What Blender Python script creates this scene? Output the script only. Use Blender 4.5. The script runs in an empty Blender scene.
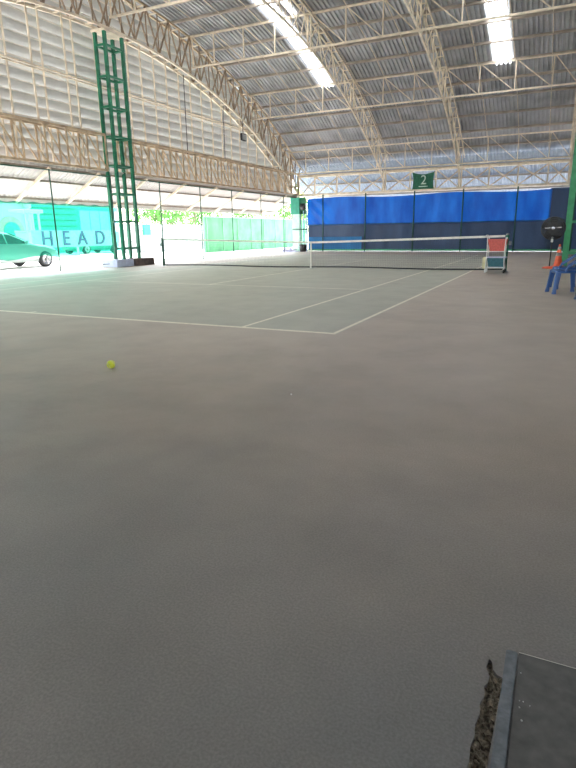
import bpy, bmesh, math, random
from mathutils import Vector, Matrix
random.seed(7)
PI = math.pi
scene = bpy.context.scene
COL = scene.collection

# ------------------------------------------------------------------ materials
MATS = {}
def nt(name):
    m = bpy.data.materials.new(name); m.use_nodes = True
    t = m.node_tree; t.nodes.clear()
    return m, t
def N(t, kind, **kw):
    n = t.nodes.new(kind)
    for k, v in kw.items(): setattr(n, k, v)
    return n
def mat(name, col, rough=.6, metal=0., var=.12, scale=6., bump=0., bscale=60., trans=0., tint=None, see=0., seecol=None, spec=.5):
    """procedural paint/plastic/cloth: noise-varied colour, optional bump, translucency and open weave"""
    if name in MATS: return MATS[name]
    m, t = nt(name)
    out = N(t, 'ShaderNodeOutputMaterial'); b = N(t, 'ShaderNodeBsdfPrincipled')
    tc = N(t, 'ShaderNodeTexCoord'); no = N(t, 'ShaderNodeTexNoise'); no.inputs['Scale'].default_value = scale
    no.inputs['Detail'].default_value = 6
    t.links.new(tc.outputs['Object'], no.inputs['Vector'])
    cr = N(t, 'ShaderNodeValToRGB')
    c0 = tint if tint else tuple(max(0, c*(1-var)) for c in col)
    c1 = tuple(min(1, c*(1+var)) for c in col)
    cr.color_ramp.elements[0].position = .35; cr.color_ramp.elements[0].color = (*c0, 1)
    cr.color_ramp.elements[1].position = .65; cr.color_ramp.elements[1].color = (*c1, 1)
    t.links.new(no.outputs['Fac'], cr.inputs['Fac']); t.links.new(cr.outputs['Color'], b.inputs['Base Color'])
    b.inputs['Roughness'].default_value = rough; b.inputs['Metallic'].default_value = metal
    b.inputs['Specular IOR Level'].default_value = spec
    if bump:
        n2 = N(t, 'ShaderNodeTexNoise'); n2.inputs['Scale'].default_value = bscale
        t.links.new(tc.outputs['Object'], n2.inputs['Vector'])
        bp = N(t, 'ShaderNodeBump'); bp.inputs['Strength'].default_value = bump; bp.inputs['Distance'].default_value = .02
        t.links.new(n2.outputs['Fac'], bp.inputs['Height']); t.links.new(bp.outputs['Normal'], b.inputs['Normal'])
    sh = b.outputs['BSDF']
    if trans:
        tr = N(t, 'ShaderNodeBsdfTranslucent'); t.links.new(cr.outputs['Color'], tr.inputs['Color'])
        mx = N(t, 'ShaderNodeMixShader'); mx.inputs['Fac'].default_value = trans
        t.links.new(sh, mx.inputs[1]); t.links.new(tr.outputs['BSDF'], mx.inputs[2]); sh = mx.outputs['Shader']
    if see:
        tp = N(t, 'ShaderNodeBsdfTransparent'); tp.inputs['Color'].default_value = (*(seecol or (1, 1, 1)), 1)
        mx = N(t, 'ShaderNodeMixShader'); mx.inputs['Fac'].default_value = see
        t.links.new(sh, mx.inputs[1]); t.links.new(tp.outputs['BSDF'], mx.inputs[2]); sh = mx.outputs['Shader']
    t.links.new(sh, out.inputs['Surface'])
    MATS[name] = m
    return m

CREAM = mat('cream_painted_steel', (.74, .64, .50), .5, var=.18, scale=3, bump=.1)
RUST = mat('aged_cream_steel', (.50, .38, .25), .6, var=.25, scale=2.5, bump=.15)
PURL = mat('dull_purlin_steel', (.40, .34, .28), .55, var=.2, scale=2)
DWEB = mat('brown_web_steel', (.30, .22, .15), .6, var=.25, scale=2.5)
GREEN = mat('green_painted_steel', (.012, .17, .09), .4, var=.15, scale=5)
RGREEN = mat('bright_green_painted_steel', (.05, .33, .14), .4, var=.15, scale=5)
DGREEN = mat('dark_green_steel', (.02, .09, .06), .5)
ROOFM = mat('galvanised_roof_sheet', (.44, .445, .465), .5, metal=.25, var=.22, scale=1.1, bump=.15, bscale=9)
LEANM = mat('white_roof_sheet', (.50, .48, .465), .5, var=.05, scale=2, trans=.04)
SKYL = mat('clear_plastic_roof_sheet', (.88, .90, .90), .3, var=.04, trans=.9)
LOUV = mat('pale_grey_louvre_sheet', (.49, .485, .465), .5, var=.06, scale=2)
LOUVLIP = mat('louvre_lip', (.66, .61, .53), .5)
WHITE = mat('white_paint', (.82, .82, .80), .5, var=.04)
CONC = mat('sunlit_concrete', (.62, .61, .58), .9, var=.1, scale=1.5, bump=.2)
BLUEW = mat('bluish_white_plinth', (.50, .56, .70), .7, var=.12, scale=6, bump=.2)
BROWN = mat('brown_plinth', (.115, .085, .072), .8, var=.3, scale=6, bump=.3)
RUBBER = mat('black_rubber', (.02, .02, .022), .6)
BLACK = mat('black_plastic', (.025, .025, .027), .45)
CHROME = mat('bright_metal', (.6, .6, .62), .25, metal=.9)
GREYM = mat('grey_metal', (.30, .31, .32), .45, metal=.5)
PLBLUE = mat('blue_moulded_plastic', (.035, .11, .33), .38, var=.08)
PLDBLUE = mat('dark_blue_plastic', (.02, .045, .12), .4)
PLBLK = mat('black_moulded_plastic', (.018, .02, .028), .4)
ORANGE = mat('orange_plastic', (.90, .15, .06), .45, var=.06)
REDB = mat('faded_red_basket', (.72, .16, .13), .6, var=.12, scale=30)
TEALB = mat('teal_crate_plastic', (.05, .17, .21), .5, var=.15, scale=20)
YELP = mat('yellowed_plastic', (.62, .58, .36), .5)
LILAC = mat('pale_lilac_plastic', (.55, .56, .74), .5)
SKYBL = mat('light_blue_paint', (.35, .52, .75), .6)
TAPE = mat('white_net_tape', (.80, .77, .70), .8, var=.08, scale=8, bump=.1)
CORD = mat('dark_net_cord', (.03, .035, .035), .8)
SHEDG = mat('green_sheet_cladding', (.03, .30, .20), .5)
PALEG = mat('pale_green_render', (.50, .74, .62), .7)
BANNERG = mat('green_banner_cloth', (.02, .14, .085), .8, var=.25, scale=9, bump=.3)
PALETXT = mat('pale_lettering', (.55, .70, .62), .7)
LEAF = mat('tree_leaves', (.10, .26, .05), .6, var=.5, scale=1.5, trans=.3)
LEAFY = mat('yellow_green_leaves', (.36, .48, .08), .6, var=.4, scale=2, trans=.3)
BARK = mat('tree_bark', (.16, .12, .08), .9)
NETG = mat('green_windscreen_cloth', (.13, .40, .19), .85, var=.2, scale=1.2, trans=.15)
NPOST = mat('pale_green_post', (.20, .46, .27), .6)
CAGE = mat('dark_grey_wire', (.07, .07, .072), .5)
SHADE = mat('teal_shade_net', (.02, .30, .20), .8, var=.06, scale=.8, trans=.4, see=.62, seecol=(.21, .64, .51))
LETT = mat('purple_lettering', (.16, .10, .30), .5)
CARP = mat('silver_car_paint', (.50, .56, .54), .3, metal=.2, var=.03)
GLASS = mat('dark_car_glass', (.03, .05, .06), .08)
GREENCAR = mat('green_car_paint', (.03, .33, .25), .3)
PINK = mat('pinkish_wall', (.72, .52, .46), .8)
BLUEGL = mat('pale_blue_glazing', (.42, .62, .80), .25)
TEALW = mat('teal_wall_paint', (.10, .55, .45), .7)
STRIP = mat('worn_metal_edging', (.21, .235, .26), .5, metal=.2, var=.2, scale=40, bump=.1)

def ball_mat():
    m, t = nt('tennis_ball_felt')
    out = N(t, 'ShaderNodeOutputMaterial'); b = N(t, 'ShaderNodeBsdfPrincipled')
    b.inputs['Base Color'].default_value = (.85, .95, .10, 1); b.inputs['Roughness'].default_value = .95
    no = N(t, 'ShaderNodeTexNoise'); no.inputs['Scale'].default_value = 400
    bp = N(t, 'ShaderNodeBump'); bp.inputs['Strength'].default_value = .5; bp.inputs['Distance'].default_value = .002
    t.links.new(no.outputs['Fac'], bp.inputs['Height']); t.links.new(bp.outputs['Normal'], b.inputs['Normal'])
    t.links.new(b.outputs['BSDF'], out.inputs['Surface']); return m
FELT = ball_mat()

def tarp_mat(name, c0, c1, trans, see=0., seecol=(0, 0, 0)):
    m, t = nt(name)
    out = N(t, 'ShaderNodeOutputMaterial'); b = N(t, 'ShaderNodeBsdfPrincipled')
    tc = N(t, 'ShaderNodeTexCoord'); mp = N(t, 'ShaderNodeMapping'); mp.inputs['Scale'].default_value = (1, 1, .35)
    no = N(t, 'ShaderNodeTexNoise'); no.inputs['Scale'].default_value = 1.6; no.inputs['Detail'].default_value = 8
    wv = N(t, 'ShaderNodeTexNoise'); wv.inputs['Scale'].default_value = 14
    t.links.new(tc.outputs['Object'], mp.inputs['Vector']); t.links.new(mp.outputs['Vector'], no.inputs['Vector'])
    t.links.new(tc.outputs['Object'], wv.inputs['Vector'])
    cr = N(t, 'ShaderNodeValToRGB')
    cr.color_ramp.elements[0].position = .3; cr.color_ramp.elements[0].color = (*c0, 1)
    cr.color_ramp.elements[1].position = .7; cr.color_ramp.elements[1].color = (*c1, 1)
    t.links.new(no.outputs['Fac'], cr.inputs['Fac'])
    t.links.new(cr.outputs['Color'], b.inputs['Base Color']); b.inputs['Roughness'].default_value = .45
    bp = N(t, 'ShaderNodeBump'); bp.inputs['Strength'].default_value = .35; bp.inputs['Distance'].default_value = .05
    t.links.new(wv.outputs['Fac'], bp.inputs['Height']); t.links.new(bp.outputs['Normal'], b.inputs['Normal'])
    tr = N(t, 'ShaderNodeBsdfTranslucent'); t.links.new(cr.outputs['Color'], tr.inputs['Color'])
    mx = N(t, 'ShaderNodeMixShader'); mx.inputs['Fac'].default_value = trans
    t.links.new(b.outputs['BSDF'], mx.inputs[1]); t.links.new(tr.outputs['BSDF'], mx.inputs[2]); sh = mx.outputs['Shader']
    if see:
        tp = N(t, 'ShaderNodeBsdfTransparent'); tp.inputs['Color'].default_value = (*seecol, 1)
        m2 = N(t, 'ShaderNodeMixShader'); m2.inputs['Fac'].default_value = see
        t.links.new(sh, m2.inputs[1]); t.links.new(tp.outputs['BSDF'], m2.inputs[2]); sh = m2.outputs['Shader']
    t.links.new(sh, out.inputs['Surface']); return m
TARPB = tarp_mat('blue_tarpaulin', (.0, .045, .29), (.006, .115, .48), .4)
TARPL = tarp_mat('faded_light_blue_tarpaulin', (.01, .16, .42), (.02, .24, .58), .35)
NAVY = tarp_mat('navy_windscreen_net', (.018, .036, .085), (.03, .06, .125), .15)

def floor_mat():
    m, t = nt('painted_court_asphalt')
    L = t.links.new
    out = N(t, 'ShaderNodeOutputMaterial'); b = N(t, 'ShaderNodeBsdfPrincipled')
    g = N(t, 'ShaderNodeNewGeometry'); s = N(t, 'ShaderNodeSeparateXYZ'); L(g.outputs['Position'], s.inputs['Vector'])
    X, Y = s.outputs['X'], s.outputs['Y']
    def M(op, a, bb=None, c=None):
        n = N(t, 'ShaderNodeMath', operation=op)
        for i, v in enumerate((a, bb, c)):
            if v is None: continue
            if isinstance(v, (int, float)): n.inputs[i].default_value = v
            else: L(v, n.inputs[i])
        return n.outputs['Value']
    def band(v, a, bb):            # 1 inside a..bb
        return M('MULTIPLY', M('GREATER_THAN', v, a), M('LESS_THAN', v, bb))
    def noise(scale, detail=6, rough=.5, stretch=None):
        n = N(t, 'ShaderNodeTexNoise'); n.inputs['Scale'].default_value = scale; n.inputs['Detail'].default_value = detail
        n.inputs['Roughness'].default_value = rough
        if stretch:
            mp = N(t, 'ShaderNodeMapping'); mp.inputs['Scale'].default_value = stretch
            L(g.outputs['Position'], mp.inputs['Vector']); L(mp.outputs['Vector'], n.inputs['Vector'])
        else: L(g.outputs['Position'], n.inputs['Vector'])
        return n.outputs['Fac']
    def mix(f, a, c, kind='MIX'):
        n = N(t, 'ShaderNodeMix', data_type='RGBA', blend_type=kind)
        if isinstance(f, float): n.inputs['Factor'].default_value = f
        else: L(f, n.inputs['Factor'])
        for sock, v in ((n.inputs[6], a), (n.inputs[7], c)):
            if isinstance(v, tuple): sock.default_value = (*v, 1)
            else: L(v, sock)
        return n.outputs[2]
    def ramp(f, stops):
        r = N(t, 'ShaderNodeValToRGB'); e = r.color_ramp.elements
        e[0].position, e[0].color = stops[0][0], (*stops[0][1], 1)
        e[1].position, e[1].color = stops[-1][0], (*stops[-1][1], 1)
        for p, c in stops[1:-1]:
            q = e.new(p); q.color = (*c, 1)
        L(f, r.inputs['Fac']); return r.outputs['Color']
    outer = ramp(noise(.35), [(.3, OUT0), (.7, OUT1)])
    inner = ramp(noise(.35), [(.3, IN0), (.7, IN1)])
    grey = N(t, 'ShaderNodeMapRange'); L(M('ADD', Y, M('MULTIPLY', noise(.5), 5.0)), grey.inputs['Value'])  # foreground greyer, and darkened as light falloff put into the colour
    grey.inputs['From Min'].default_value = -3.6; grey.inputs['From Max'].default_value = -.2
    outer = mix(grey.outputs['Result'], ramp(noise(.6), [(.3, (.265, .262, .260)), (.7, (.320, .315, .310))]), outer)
    incourt = M('MULTIPLY', band(X, -5.51, 5.51), band(Y, -.03, 23.8))
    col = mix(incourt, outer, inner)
    # dusty brown drift over the right part of the court
    dust = ramp(noise(.55, 8, .6, (1, .35, 1)), [(.42, (0, 0, 0)), (.7, (1, 1, 1))])
    col = mix(M('MULTIPLY', dust, .35), col, (.42, .36, .29))
    # fine grain and darker scuffs
    col = mix(.55, col, ramp(noise(120, 3), [(.35, (.62, .62, .62)), (.65, (1.0, 1.0, 1.0))]), 'MULTIPLY')
    col = mix(.5, col, ramp(noise(1.7, 9, .62), [(.32, (.74, .74, .75)), (.6, (1, 1, 1))]), 'MULTIPLY')
    # lines
    w = .028
    def vline(x, y0, y1, ww=w): return M('MULTIPLY', band(X, x-ww, x+ww), band(Y, y0, y1))
    def hline(y, x0, x1, ww=w): return M('MULTIPLY', band(Y, y-ww, y+ww), band(X, x0, x1))
    ls = [vline(-5.46, 0-.05, 23.82), vline(5.46, -.05, 23.82), vline(-4.115, 0, 23.77), vline(4.115, 0, 23.77),
          hline(0, -5.485, 5.485, .045), hline(23.77, -5.485, 5.485, .045), hline(5.4, -4.115, 4.115), hline(18.285, -4.115, 4.115),
          vline(0, 5.4, 18.285), vline(-.02, 0, .16)]
    a = ls[0]
    for l in ls[1:]: a = M('MAXIMUM', a, l)
    wear = ramp(noise(9, 8, .7), [(.30, (.35, .35, .35)), (.5, (1, 1, 1))])
    col = mix(M('MULTIPLY', M('MULTIPLY', a, wear), .92), col, (.80, .74, .60))
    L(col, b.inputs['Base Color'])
    r = N(t, 'ShaderNodeMapRange'); L(noise(2.2), r.inputs['Value'])
    r.inputs['To Min'].default_value = .42; r.inputs['To Max'].default_value = .66
    L(r.outputs['Result'], b.inputs['Roughness'])
    b.inputs['Specular IOR Level'].default_value = .45
    bp = N(t, 'ShaderNodeBump'); bp.inputs['Strength'].default_value = .35; bp.inputs['Distance'].default_value = .004
    L(noise(160, 3), bp.inputs['Height'])
    b2 = N(t, 'ShaderNodeBump'); b2.inputs['Strength'].default_value = .25; b2.inputs['Distance'].default_value = .02
    L(noise(7, 5), b2.inputs['Height']); L(bp.outputs['Normal'], b2.inputs['Normal'])
    L(b2.outputs['Normal'], b.inputs['Normal'])
    L(b.outputs['BSDF'], out.inputs['Surface']); return m
OUT0, OUT1 = (.470, .392, .318), (.540, .458, .372)
IN0, IN1 = (.430, .430, .345), (.495, .490, .395)
FLOORM = floor_mat()

def rubble_mat():
    m, t = nt('broken_asphalt')
    out = N(t, 'ShaderNodeOutputMaterial'); b = N(t, 'ShaderNodeBsdfPrincipled')
    tc = N(t, 'ShaderNodeTexCoord')
    v = N(t, 'ShaderNodeTexVoronoi'); v.inputs['Scale'].default_value = 140
    n = N(t, 'ShaderNodeTexNoise'); n.inputs['Scale'].default_value = 60; n.inputs['Detail'].default_value = 8
    t.links.new(tc.outputs['Object'], v.inputs['Vector']); t.links.new(tc.outputs['Object'], n.inputs['Vector'])
    cr = N(t, 'ShaderNodeValToRGB')
    cr.color_ramp.elements[0].position = .38; cr.color_ramp.elements[0].color = (.12, .10, .075, 1)
    cr.color_ramp.elements[1].position = .68; cr.color_ramp.elements[1].color = (.75, .66, .50, 1)
    t.links.new(n.outputs['Fac'], cr.inputs['Fac']); t.links.new(cr.outputs['Color'], b.inputs['Base Color'])
    bp = N(t, 'ShaderNodeBump'); bp.inputs['Strength'].default_value = 1; bp.inputs['Distance'].default_value = .006
    t.links.new(v.outputs['Distance'], bp.inputs['Height']); t.links.new(bp.outputs['Normal'], b.inputs['Normal'])
    b.inputs['Roughness'].default_value = .95
    t.links.new(b.outputs['BSDF'], out.inputs['Surface']); return m
RUBBLE = rubble_mat()

def slab_mat():
    m, t = nt('dark_speckled_slab')
    out = N(t, 'ShaderNodeOutputMaterial'); b = N(t, 'ShaderNodeBsdfPrincipled')
    tc = N(t, 'ShaderNodeTexCoord')
    n = N(t, 'ShaderNodeTexNoise'); n.inputs['Scale'].default_value = 25; n.inputs['Detail'].default_value = 8
    t.links.new(tc.outputs['Object'], n.inputs['Vector'])
    cr = N(t, 'ShaderNodeValToRGB')
    cr.color_ramp.elements[0].position = .3; cr.color_ramp.elements[0].color = (.115, .115, .108, 1)
    cr.color_ramp.elements[1].position = .7; cr.color_ramp.elements[1].color = (.19, .187, .176, 1)
    t.links.new(n.outputs['Fac'], cr.inputs['Fac']); t.links.new(cr.outputs['Color'], b.inputs['Base Color'])
    n2 = N(t, 'ShaderNodeTexNoise'); n2.inputs['Scale'].default_value = 200
    t.links.new(tc.outputs['Object'], n2.inputs['Vector'])
    bp = N(t, 'ShaderNodeBump'); bp.inputs['Strength'].default_value = .3; bp.inputs['Distance'].default_value = .003
    t.links.new(n2.outputs['Fac'], bp.inputs['Height']); t.links.new(bp.outputs['Normal'], b.inputs['Normal'])
    b.inputs['Roughness'].default_value = .6
    t.links.new(b.outputs['BSDF'], out.inputs['Surface']); return m
SLABM = slab_mat()

def block_mat():
    m, t = nt('white_block_wall')
    out = N(t, 'ShaderNodeOutputMaterial'); b = N(t, 'ShaderNodeBsdfPrincipled')
    g = N(t, 'ShaderNodeNewGeometry'); sx = N(t, 'ShaderNodeSeparateXYZ'); cx = N(t, 'ShaderNodeCombineXYZ')
    t.links.new(g.outputs['Position'], sx.inputs['Vector'])
    t.links.new(sx.outputs['Y'], cx.inputs['X']); t.links.new(sx.outputs['Z'], cx.inputs['Y'])
    br = N(t, 'ShaderNodeTexBrick'); br.inputs['Scale'].default_value = 1.0
    br.inputs['Brick Width'].default_value = .9; br.inputs['Row Height'].default_value = .38; br.inputs['Mortar Size'].default_value = .03
    br.inputs['Color1'].default_value = (.42, .42, .41, 1); br.inputs['Color2'].default_value = (.36, .37, .37, 1)
    br.inputs['Mortar'].default_value = (.2, .22, .21, 1)
    t.links.new(cx.outputs['Vector'], br.inputs['Vector']); t.links.new(br.outputs['Color'], b.inputs['Base Color'])
    b.inputs['Roughness'].default_value = .8
    t.links.new(b.outputs['BSDF'], out.inputs['Surface']); return m
BLOCK = block_mat()

# ------------------------------------------------------------------ mesh helpers
def V(*a): return Vector(a)
def bar(bm, p0, p1, w, h=None, up=None):
    """square-section steel bar between two points"""
    h = h or w
    p0, p1 = Vector(p0), Vector(p1); d = (p1-p0)
    if d.length < 1e-6: return
    d.normalize(); up = Vector(up) if up else (V(0, 0, 1) if abs(d.z) < .95 else V(1, 0, 0))
    s = d.cross(up).normalized(); u = s.cross(d).normalized()
    vs = []
    for p in (p0, p1):
        for a, b in ((-1, -1), (1, -1), (1, 1), (-1, 1)): vs.append(bm.verts.new(p+s*a*w/2+u*b*h/2))
    for f in ((3, 2, 1, 0), (4, 5, 6, 7), (0, 1, 5, 4), (1, 2, 6, 5), (2, 3, 7, 6), (3, 0, 4, 7)): bm.faces.new([vs[i] for i in f])
def box(bm, x0, x1, y0, y1, z0, z1):
    vs = [bm.verts.new(p) for p in ((x0, y0, z0), (x1, y0, z0), (x1, y1, z0), (x0, y1, z0), (x0, y0, z1), (x1, y0, z1), (x1, y1, z1), (x0, y1, z1))]
    for f in ((3, 2, 1, 0), (4, 5, 6, 7), (0, 1, 5, 4), (1, 2, 6, 5), (2, 3, 7, 6), (3, 0, 4, 7)): bm.faces.new([vs[i] for i in f])
def tube(bm, pts, r, n=10, cap=True, radii=None):
    pts = [Vector(p) for p in pts]; rings = []
    for i, p in enumerate(pts):
        d = (pts[min(i+1, len(pts)-1)]-pts[max(i-1, 0)]).normalized()
        a = V(0, 0, 1) if abs(d.z) < .9 else V(1, 0, 0)
        s = d.cross(a).normalized(); u = s.cross(d)
        rr = radii[i] if radii else r
        rings.append([bm.verts.new(p+(s*math.cos(2*PI*k/n)+u*math.sin(2*PI*k/n))*rr) for k in range(n)])
    for a, b in zip(rings, rings[1:]):
        for k in range(n): bm.faces.new((a[k], a[(k+1) % n], b[(k+1) % n], b[k]))
    if cap: bm.faces.new(rings[0][::-1]); bm.faces.new(rings[-1])
def lathe(bm, prof, c=(0, 0, 0), n=24, axis='z'):
    rings = []
    for r, z in prof:
        ring = []
        for k in range(n):
            a = 2*PI*k/n; p = (r*math.cos(a), r*math.sin(a), z)
            if axis == 'y': p = (p[0], p[2], p[1])
            if axis == 'x': p = (p[2], p[0], p[1])
            ring.append(bm.verts.new((p[0]+c[0], p[1]+c[1], p[2]+c[2])))
        rings.append(ring)
    for a, b in zip(rings, rings[1:]):
        for k in range(n): bm.faces.new((a[k], a[(k+1) % n], b[(k+1) % n], b[k]))
    if prof[0][0] > 1e-4: bm.faces.new(rings[0][::-1])
    if prof[-1][0] > 1e-4: bm.faces.new(rings[-1])
def sphere(bm, c, r, u=20, v=12): 
    bmesh.ops.create_uvsphere(bm, u_segments=u, v_segments=v, radius=r, matrix=Matrix.Translation(c))
def poly(bm, pts): return bm.faces.new([bm.verts.new(p) for p in pts])
def extr(bm, outline, axis, a, b):
    """closed outline (2D) extruded along axis from a to b"""
    def P(q, t):
        return {'x': (t, q[0], q[1]), 'y': (q[0], t, q[1]), 'z': (q[0], q[1], t)}[axis]
    r0 = [bm.verts.new(P(q, a)) for q in outline]; r1 = [bm.verts.new(P(q, b)) for q in outline]
    n = len(outline)
    for i in range(n): bm.faces.new((r0[i], r0[(i+1) % n], r1[(i+1) % n], r1[i]))
    bm.faces.new(r0[::-1]); bm.faces.new(r1)
def rrect(cx, cy, w, h, r, n=5):
    o = []
    for (sx, sy, a0) in ((1, 1, 0), (-1, 1, 90), (-1, -1, 180), (1, -1, 270)):
        for k in range(n+1):
            a = math.radians(a0+90*k/n); o.append((cx+sx*(w/2-r)+r*math.cos(a), cy+sy*(h/2-r)+r*math.sin(a)))
    return o
def bevel(bm, w, seg=2):
    bmesh.ops.bevel(bm, geom=bm.edges[:], offset=w, segments=seg, affect='EDGES', clamp_overlap=True)

def obj(name, bm, m, parent=None, smooth=False, local=False):
    """one mesh object; world-space mesh coordinates are shifted into the parent's space unless local"""
    if not local:
        off = V(0, 0, 0); p = parent
        while p: off += p.location; p = p.parent
        if parent is not None: bmesh.ops.translate(bm, verts=bm.verts[:], vec=-off)
    bmesh.ops.recalc_face_normals(bm, faces=bm.faces[:])
    me = bpy.data.meshes.new(name); bm.to_mesh(me); bm.free(); me.materials.append(m)
    if smooth:
        for p in me.polygons: p.use_smooth = True
    o = bpy.data.objects.new(name, me); COL.objects.link(o)
    if parent: o.parent = parent
    return o
def tag(o, label, cat, group=None, kind=None):
    o['label'] = label; o['category'] = cat
    if group: o['group'] = group
    if kind: o['kind'] = kind
    return o
def thing(name, label, cat, loc=(0, 0, 0), rotz=0, group=None):
    o = bpy.data.objects.new(name, None); COL.objects.link(o); o.location = loc; o.rotation_euler = (0, 0, rotz)
    o.empty_display_size = .2
    return tag(o, label, cat, group)
def origin(o, loc):
    """move a single-mesh thing's origin to loc without moving the mesh"""
    o.data.transform(Matrix.Translation(-Vector(loc))); o.location = loc; return o
def struct(name, bm, m, parent=None, smooth=False):
    o = obj(name, bm, m, parent, smooth)
    if parent is None: o['kind'] = 'structure'
    return o
def B(): return bmesh.new()
def copy_tree(o, loc=None, rotz=None, label=None, parent=None):
    c = o.copy(); COL.objects.link(c)
    if parent: c.parent = parent
    if loc is not None: c.location = loc
    if rotz is not None: c.rotation_euler = (0, 0, rotz)
    if label: c['label'] = label
    for ch in list(o.children): copy_tree(ch, parent=c)
    return c
def text_obj(name, s, size, depth, m, M, parent=None):
    cu = bpy.data.curves.new(name, 'FONT'); cu.body = s; cu.size = size; cu.extrude = depth; cu.align_x = 'CENTER'; cu.align_y = 'CENTER'
    t = bpy.data.objects.new(name+'_tmp', cu); COL.objects.link(t)
    bpy.context.view_layer.update()
    me = bpy.data.meshes.new_from_object(t.evaluated_get(bpy.context.evaluated_depsgraph_get()))
    bpy.data.objects.remove(t); bpy.data.curves.remove(cu)
    me.transform(M); me.materials.clear(); me.materials.append(m)
    if parent:
        me.transform(Matrix.Translation(-parent.location))
    o = bpy.data.objects.new(name, me); COL.objects.link(o)
    if parent: o.parent = parent
    return o

# ------------------------------------------------------------------ camera
CAM = V(7.956, -6.487, 1.24)
yaw, pitch, roll = math.radians(25.8995), math.radians(15.2802), math.radians(-.8056)
f = V(-math.sin(yaw)*math.cos(pitch), math.cos(yaw)*math.cos(pitch), -math.sin(pitch))
r = V(math.cos(yaw), math.sin(yaw), 0); u = r.cross(f)
R_, U_ = math.cos(roll)*r+math.sin(roll)*u, -math.sin(roll)*r+math.cos(roll)*u
cd = bpy.data.cameras.new('camera'); cam = bpy.data.objects.new('camera', cd); COL.objects.link(cam)
cam.matrix_world = Matrix(((R_.x, U_.x, -f.x, CAM.x), (R_.y, U_.y, -f.y, CAM.y), (R_.z, U_.z, -f.z, CAM.z), (0, 0, 0, 1)))
cd.sensor_fit = 'VERTICAL'; cd.sensor_height = 36; cd.lens = 554.78/768*36; cd.clip_start = .05; cd.clip_end = 500
scene.camera = cam

# ------------------------------------------------------------------ key dimensions
W, Y1, YC = -8.275, 28.84, 11.9          # gable plane, far wall, ridge
ARX = [W, -2.4, 2.13, 7.9]               # planes of the arches
XR = 18.6                                # right end of the roof that is built
RU, ZU = 33., 10.25-33.                  # upper chord circle
RL, ZL = 30.9, 8.72-30.9                 # lower chord circle
def zu(y): return ZU+math.sqrt(RU*RU-(y-YC)**2)
def zl(y): return ZL+math.sqrt(RL*RL-(y-YC)**2)
def zi(y): return 9.12-31.5+math.sqrt(31.5**2-(y-YC)**2)-max(0, abs(y-YC)-16)*.25   # inner arches
def zr(y): return zu(y)+.16              # underside of the sheets, on the purlins

# ------------------------------------------------------------------ floor with the crack
crackL = [(7.884, -4.985), (7.878, -5.02), (7.892, -5.055), (7.889, -5.085), (7.882, -5.10), (7.888, -5.135), (7.879, -5.165), (7.884, -5.20),
          (7.877, -5.24), (7.881, -5.275), (7.875, -5.31), (7.879, -5.35), (7.872, -5.42), (7.868, -5.55)]
crackR = [(7.918, -5.55), (7.920, -5.35), (7.923, -5.2), (7.926, -5.1), (7.927, -5.045), (7.912, -5.04), (7.899, -5.025), (7.893, -4.995)]
loop = crackL+crackR
bm = B()
outer = [bm.verts.new((x, y, 0)) for x, y in ((-8.7, -16), (20, -16), (20, 29.6), (-8.7, 29.6))]
inner = [bm.verts.new((x, y, 0)) for x, y in loop]
es = [bm.edges.new((l[i], l[(i+1) % len(l)])) for l in (outer, inner) for i in range(len(l))]
bmesh.ops.triangle_fill(bm, use_beauty=True, use_dissolve=False, edges=es)
low = [bm.verts.new((x, y, -.035)) for x, y in loop]
for i in range(len(loop)):
    j = (i+1) % len(loop); bm.faces.new((inner[i], inner[j], low[j], low[i]))
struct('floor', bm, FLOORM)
# rubble inside the crack
bm = B()
nx, ny = 16, 110
g = [[None]*(ny+1) for _ in range(nx+1)]
for i in range(nx+1):
    for j in range(ny+1):
        x = 7.85+.08*i/nx; y = -5.56+.59*j/ny
        g[i][j] = bm.verts.new((x, y, -.009+random.uniform(-.009, .007)))
for i in range(nx):
    for j in range(ny): bm.faces.new((g[i][j], g[i+1][j], g[i+1][j+1], g[i][j+1]))
o = tag(obj('crack_rubble', bm, RUBBLE), 'rough broken asphalt filling the crack beside the metal edging strip', 'rubble', kind='stuff')
# slab and its metal edging
bm = B(); box(bm, 7.962, 8.95, -8.2, -4.927, .001, .006); bevel(bm, .001, 1)
sl_ = origin(tag(obj('floor_slab', bm, SLABM), 'dark speckled slab in the bottom right corner beside the crack', 'slab'), (8.45, -6.5, .001))
bm = B(); box(bm, 7.962, 8.95, -4.9275, -4.9255, .001, .0065); obj('joint_edge', bm, TAPE, sl_)['label'] = 'thin pale joint line'
bm = B(); box(bm, 7.9265, 7.9585, -8.2, -4.93, .001, .010); bevel(bm, .003, 2)
origin(tag(obj('edging_strip', bm, STRIP), 'long bluish grey metal strip edging the slab beside the crack', 'edging strip'), (7.94, -6.5, .001))
# pale chips on the slab
for k, (x, y, s, z) in enumerate([(7.972, -5.012, .0018, .006), (7.976, -5.118, .0016, .006), (7.985, -5.118, .002, .006), (7.977, -5.142, .0022, .006), (8.002, -5.125, .0016, .006), (7.985, -5.185, .0028, .006)]):
    bm = B(); bmesh.ops.create_icosphere(bm, subdivisions=1, radius=s, matrix=Matrix.Translation((x, y, z+s*.5)))
    for v in bm.verts: v.co += V(random.uniform(-.3, .3), random.uniform(-.3, .3), random.uniform(-.2, .2))*s
    origin(tag(obj('stone_chip', bm, WHITE), 'tiny pale stone chip lying on the dark slab', 'stone chip', 'pale chips on the dark slab'), (x, y, z))
bm = B(); bmesh.ops.create_icosphere(bm, subdivisions=2, radius=.007, matrix=Matrix.Translation((6.14, -2.69, .005)))
origin(tag(obj('pebble', bm, WHITE), 'single small white pebble in the middle of the open grey floor', 'pebble'), (6.14, -2.69, 0))

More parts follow.
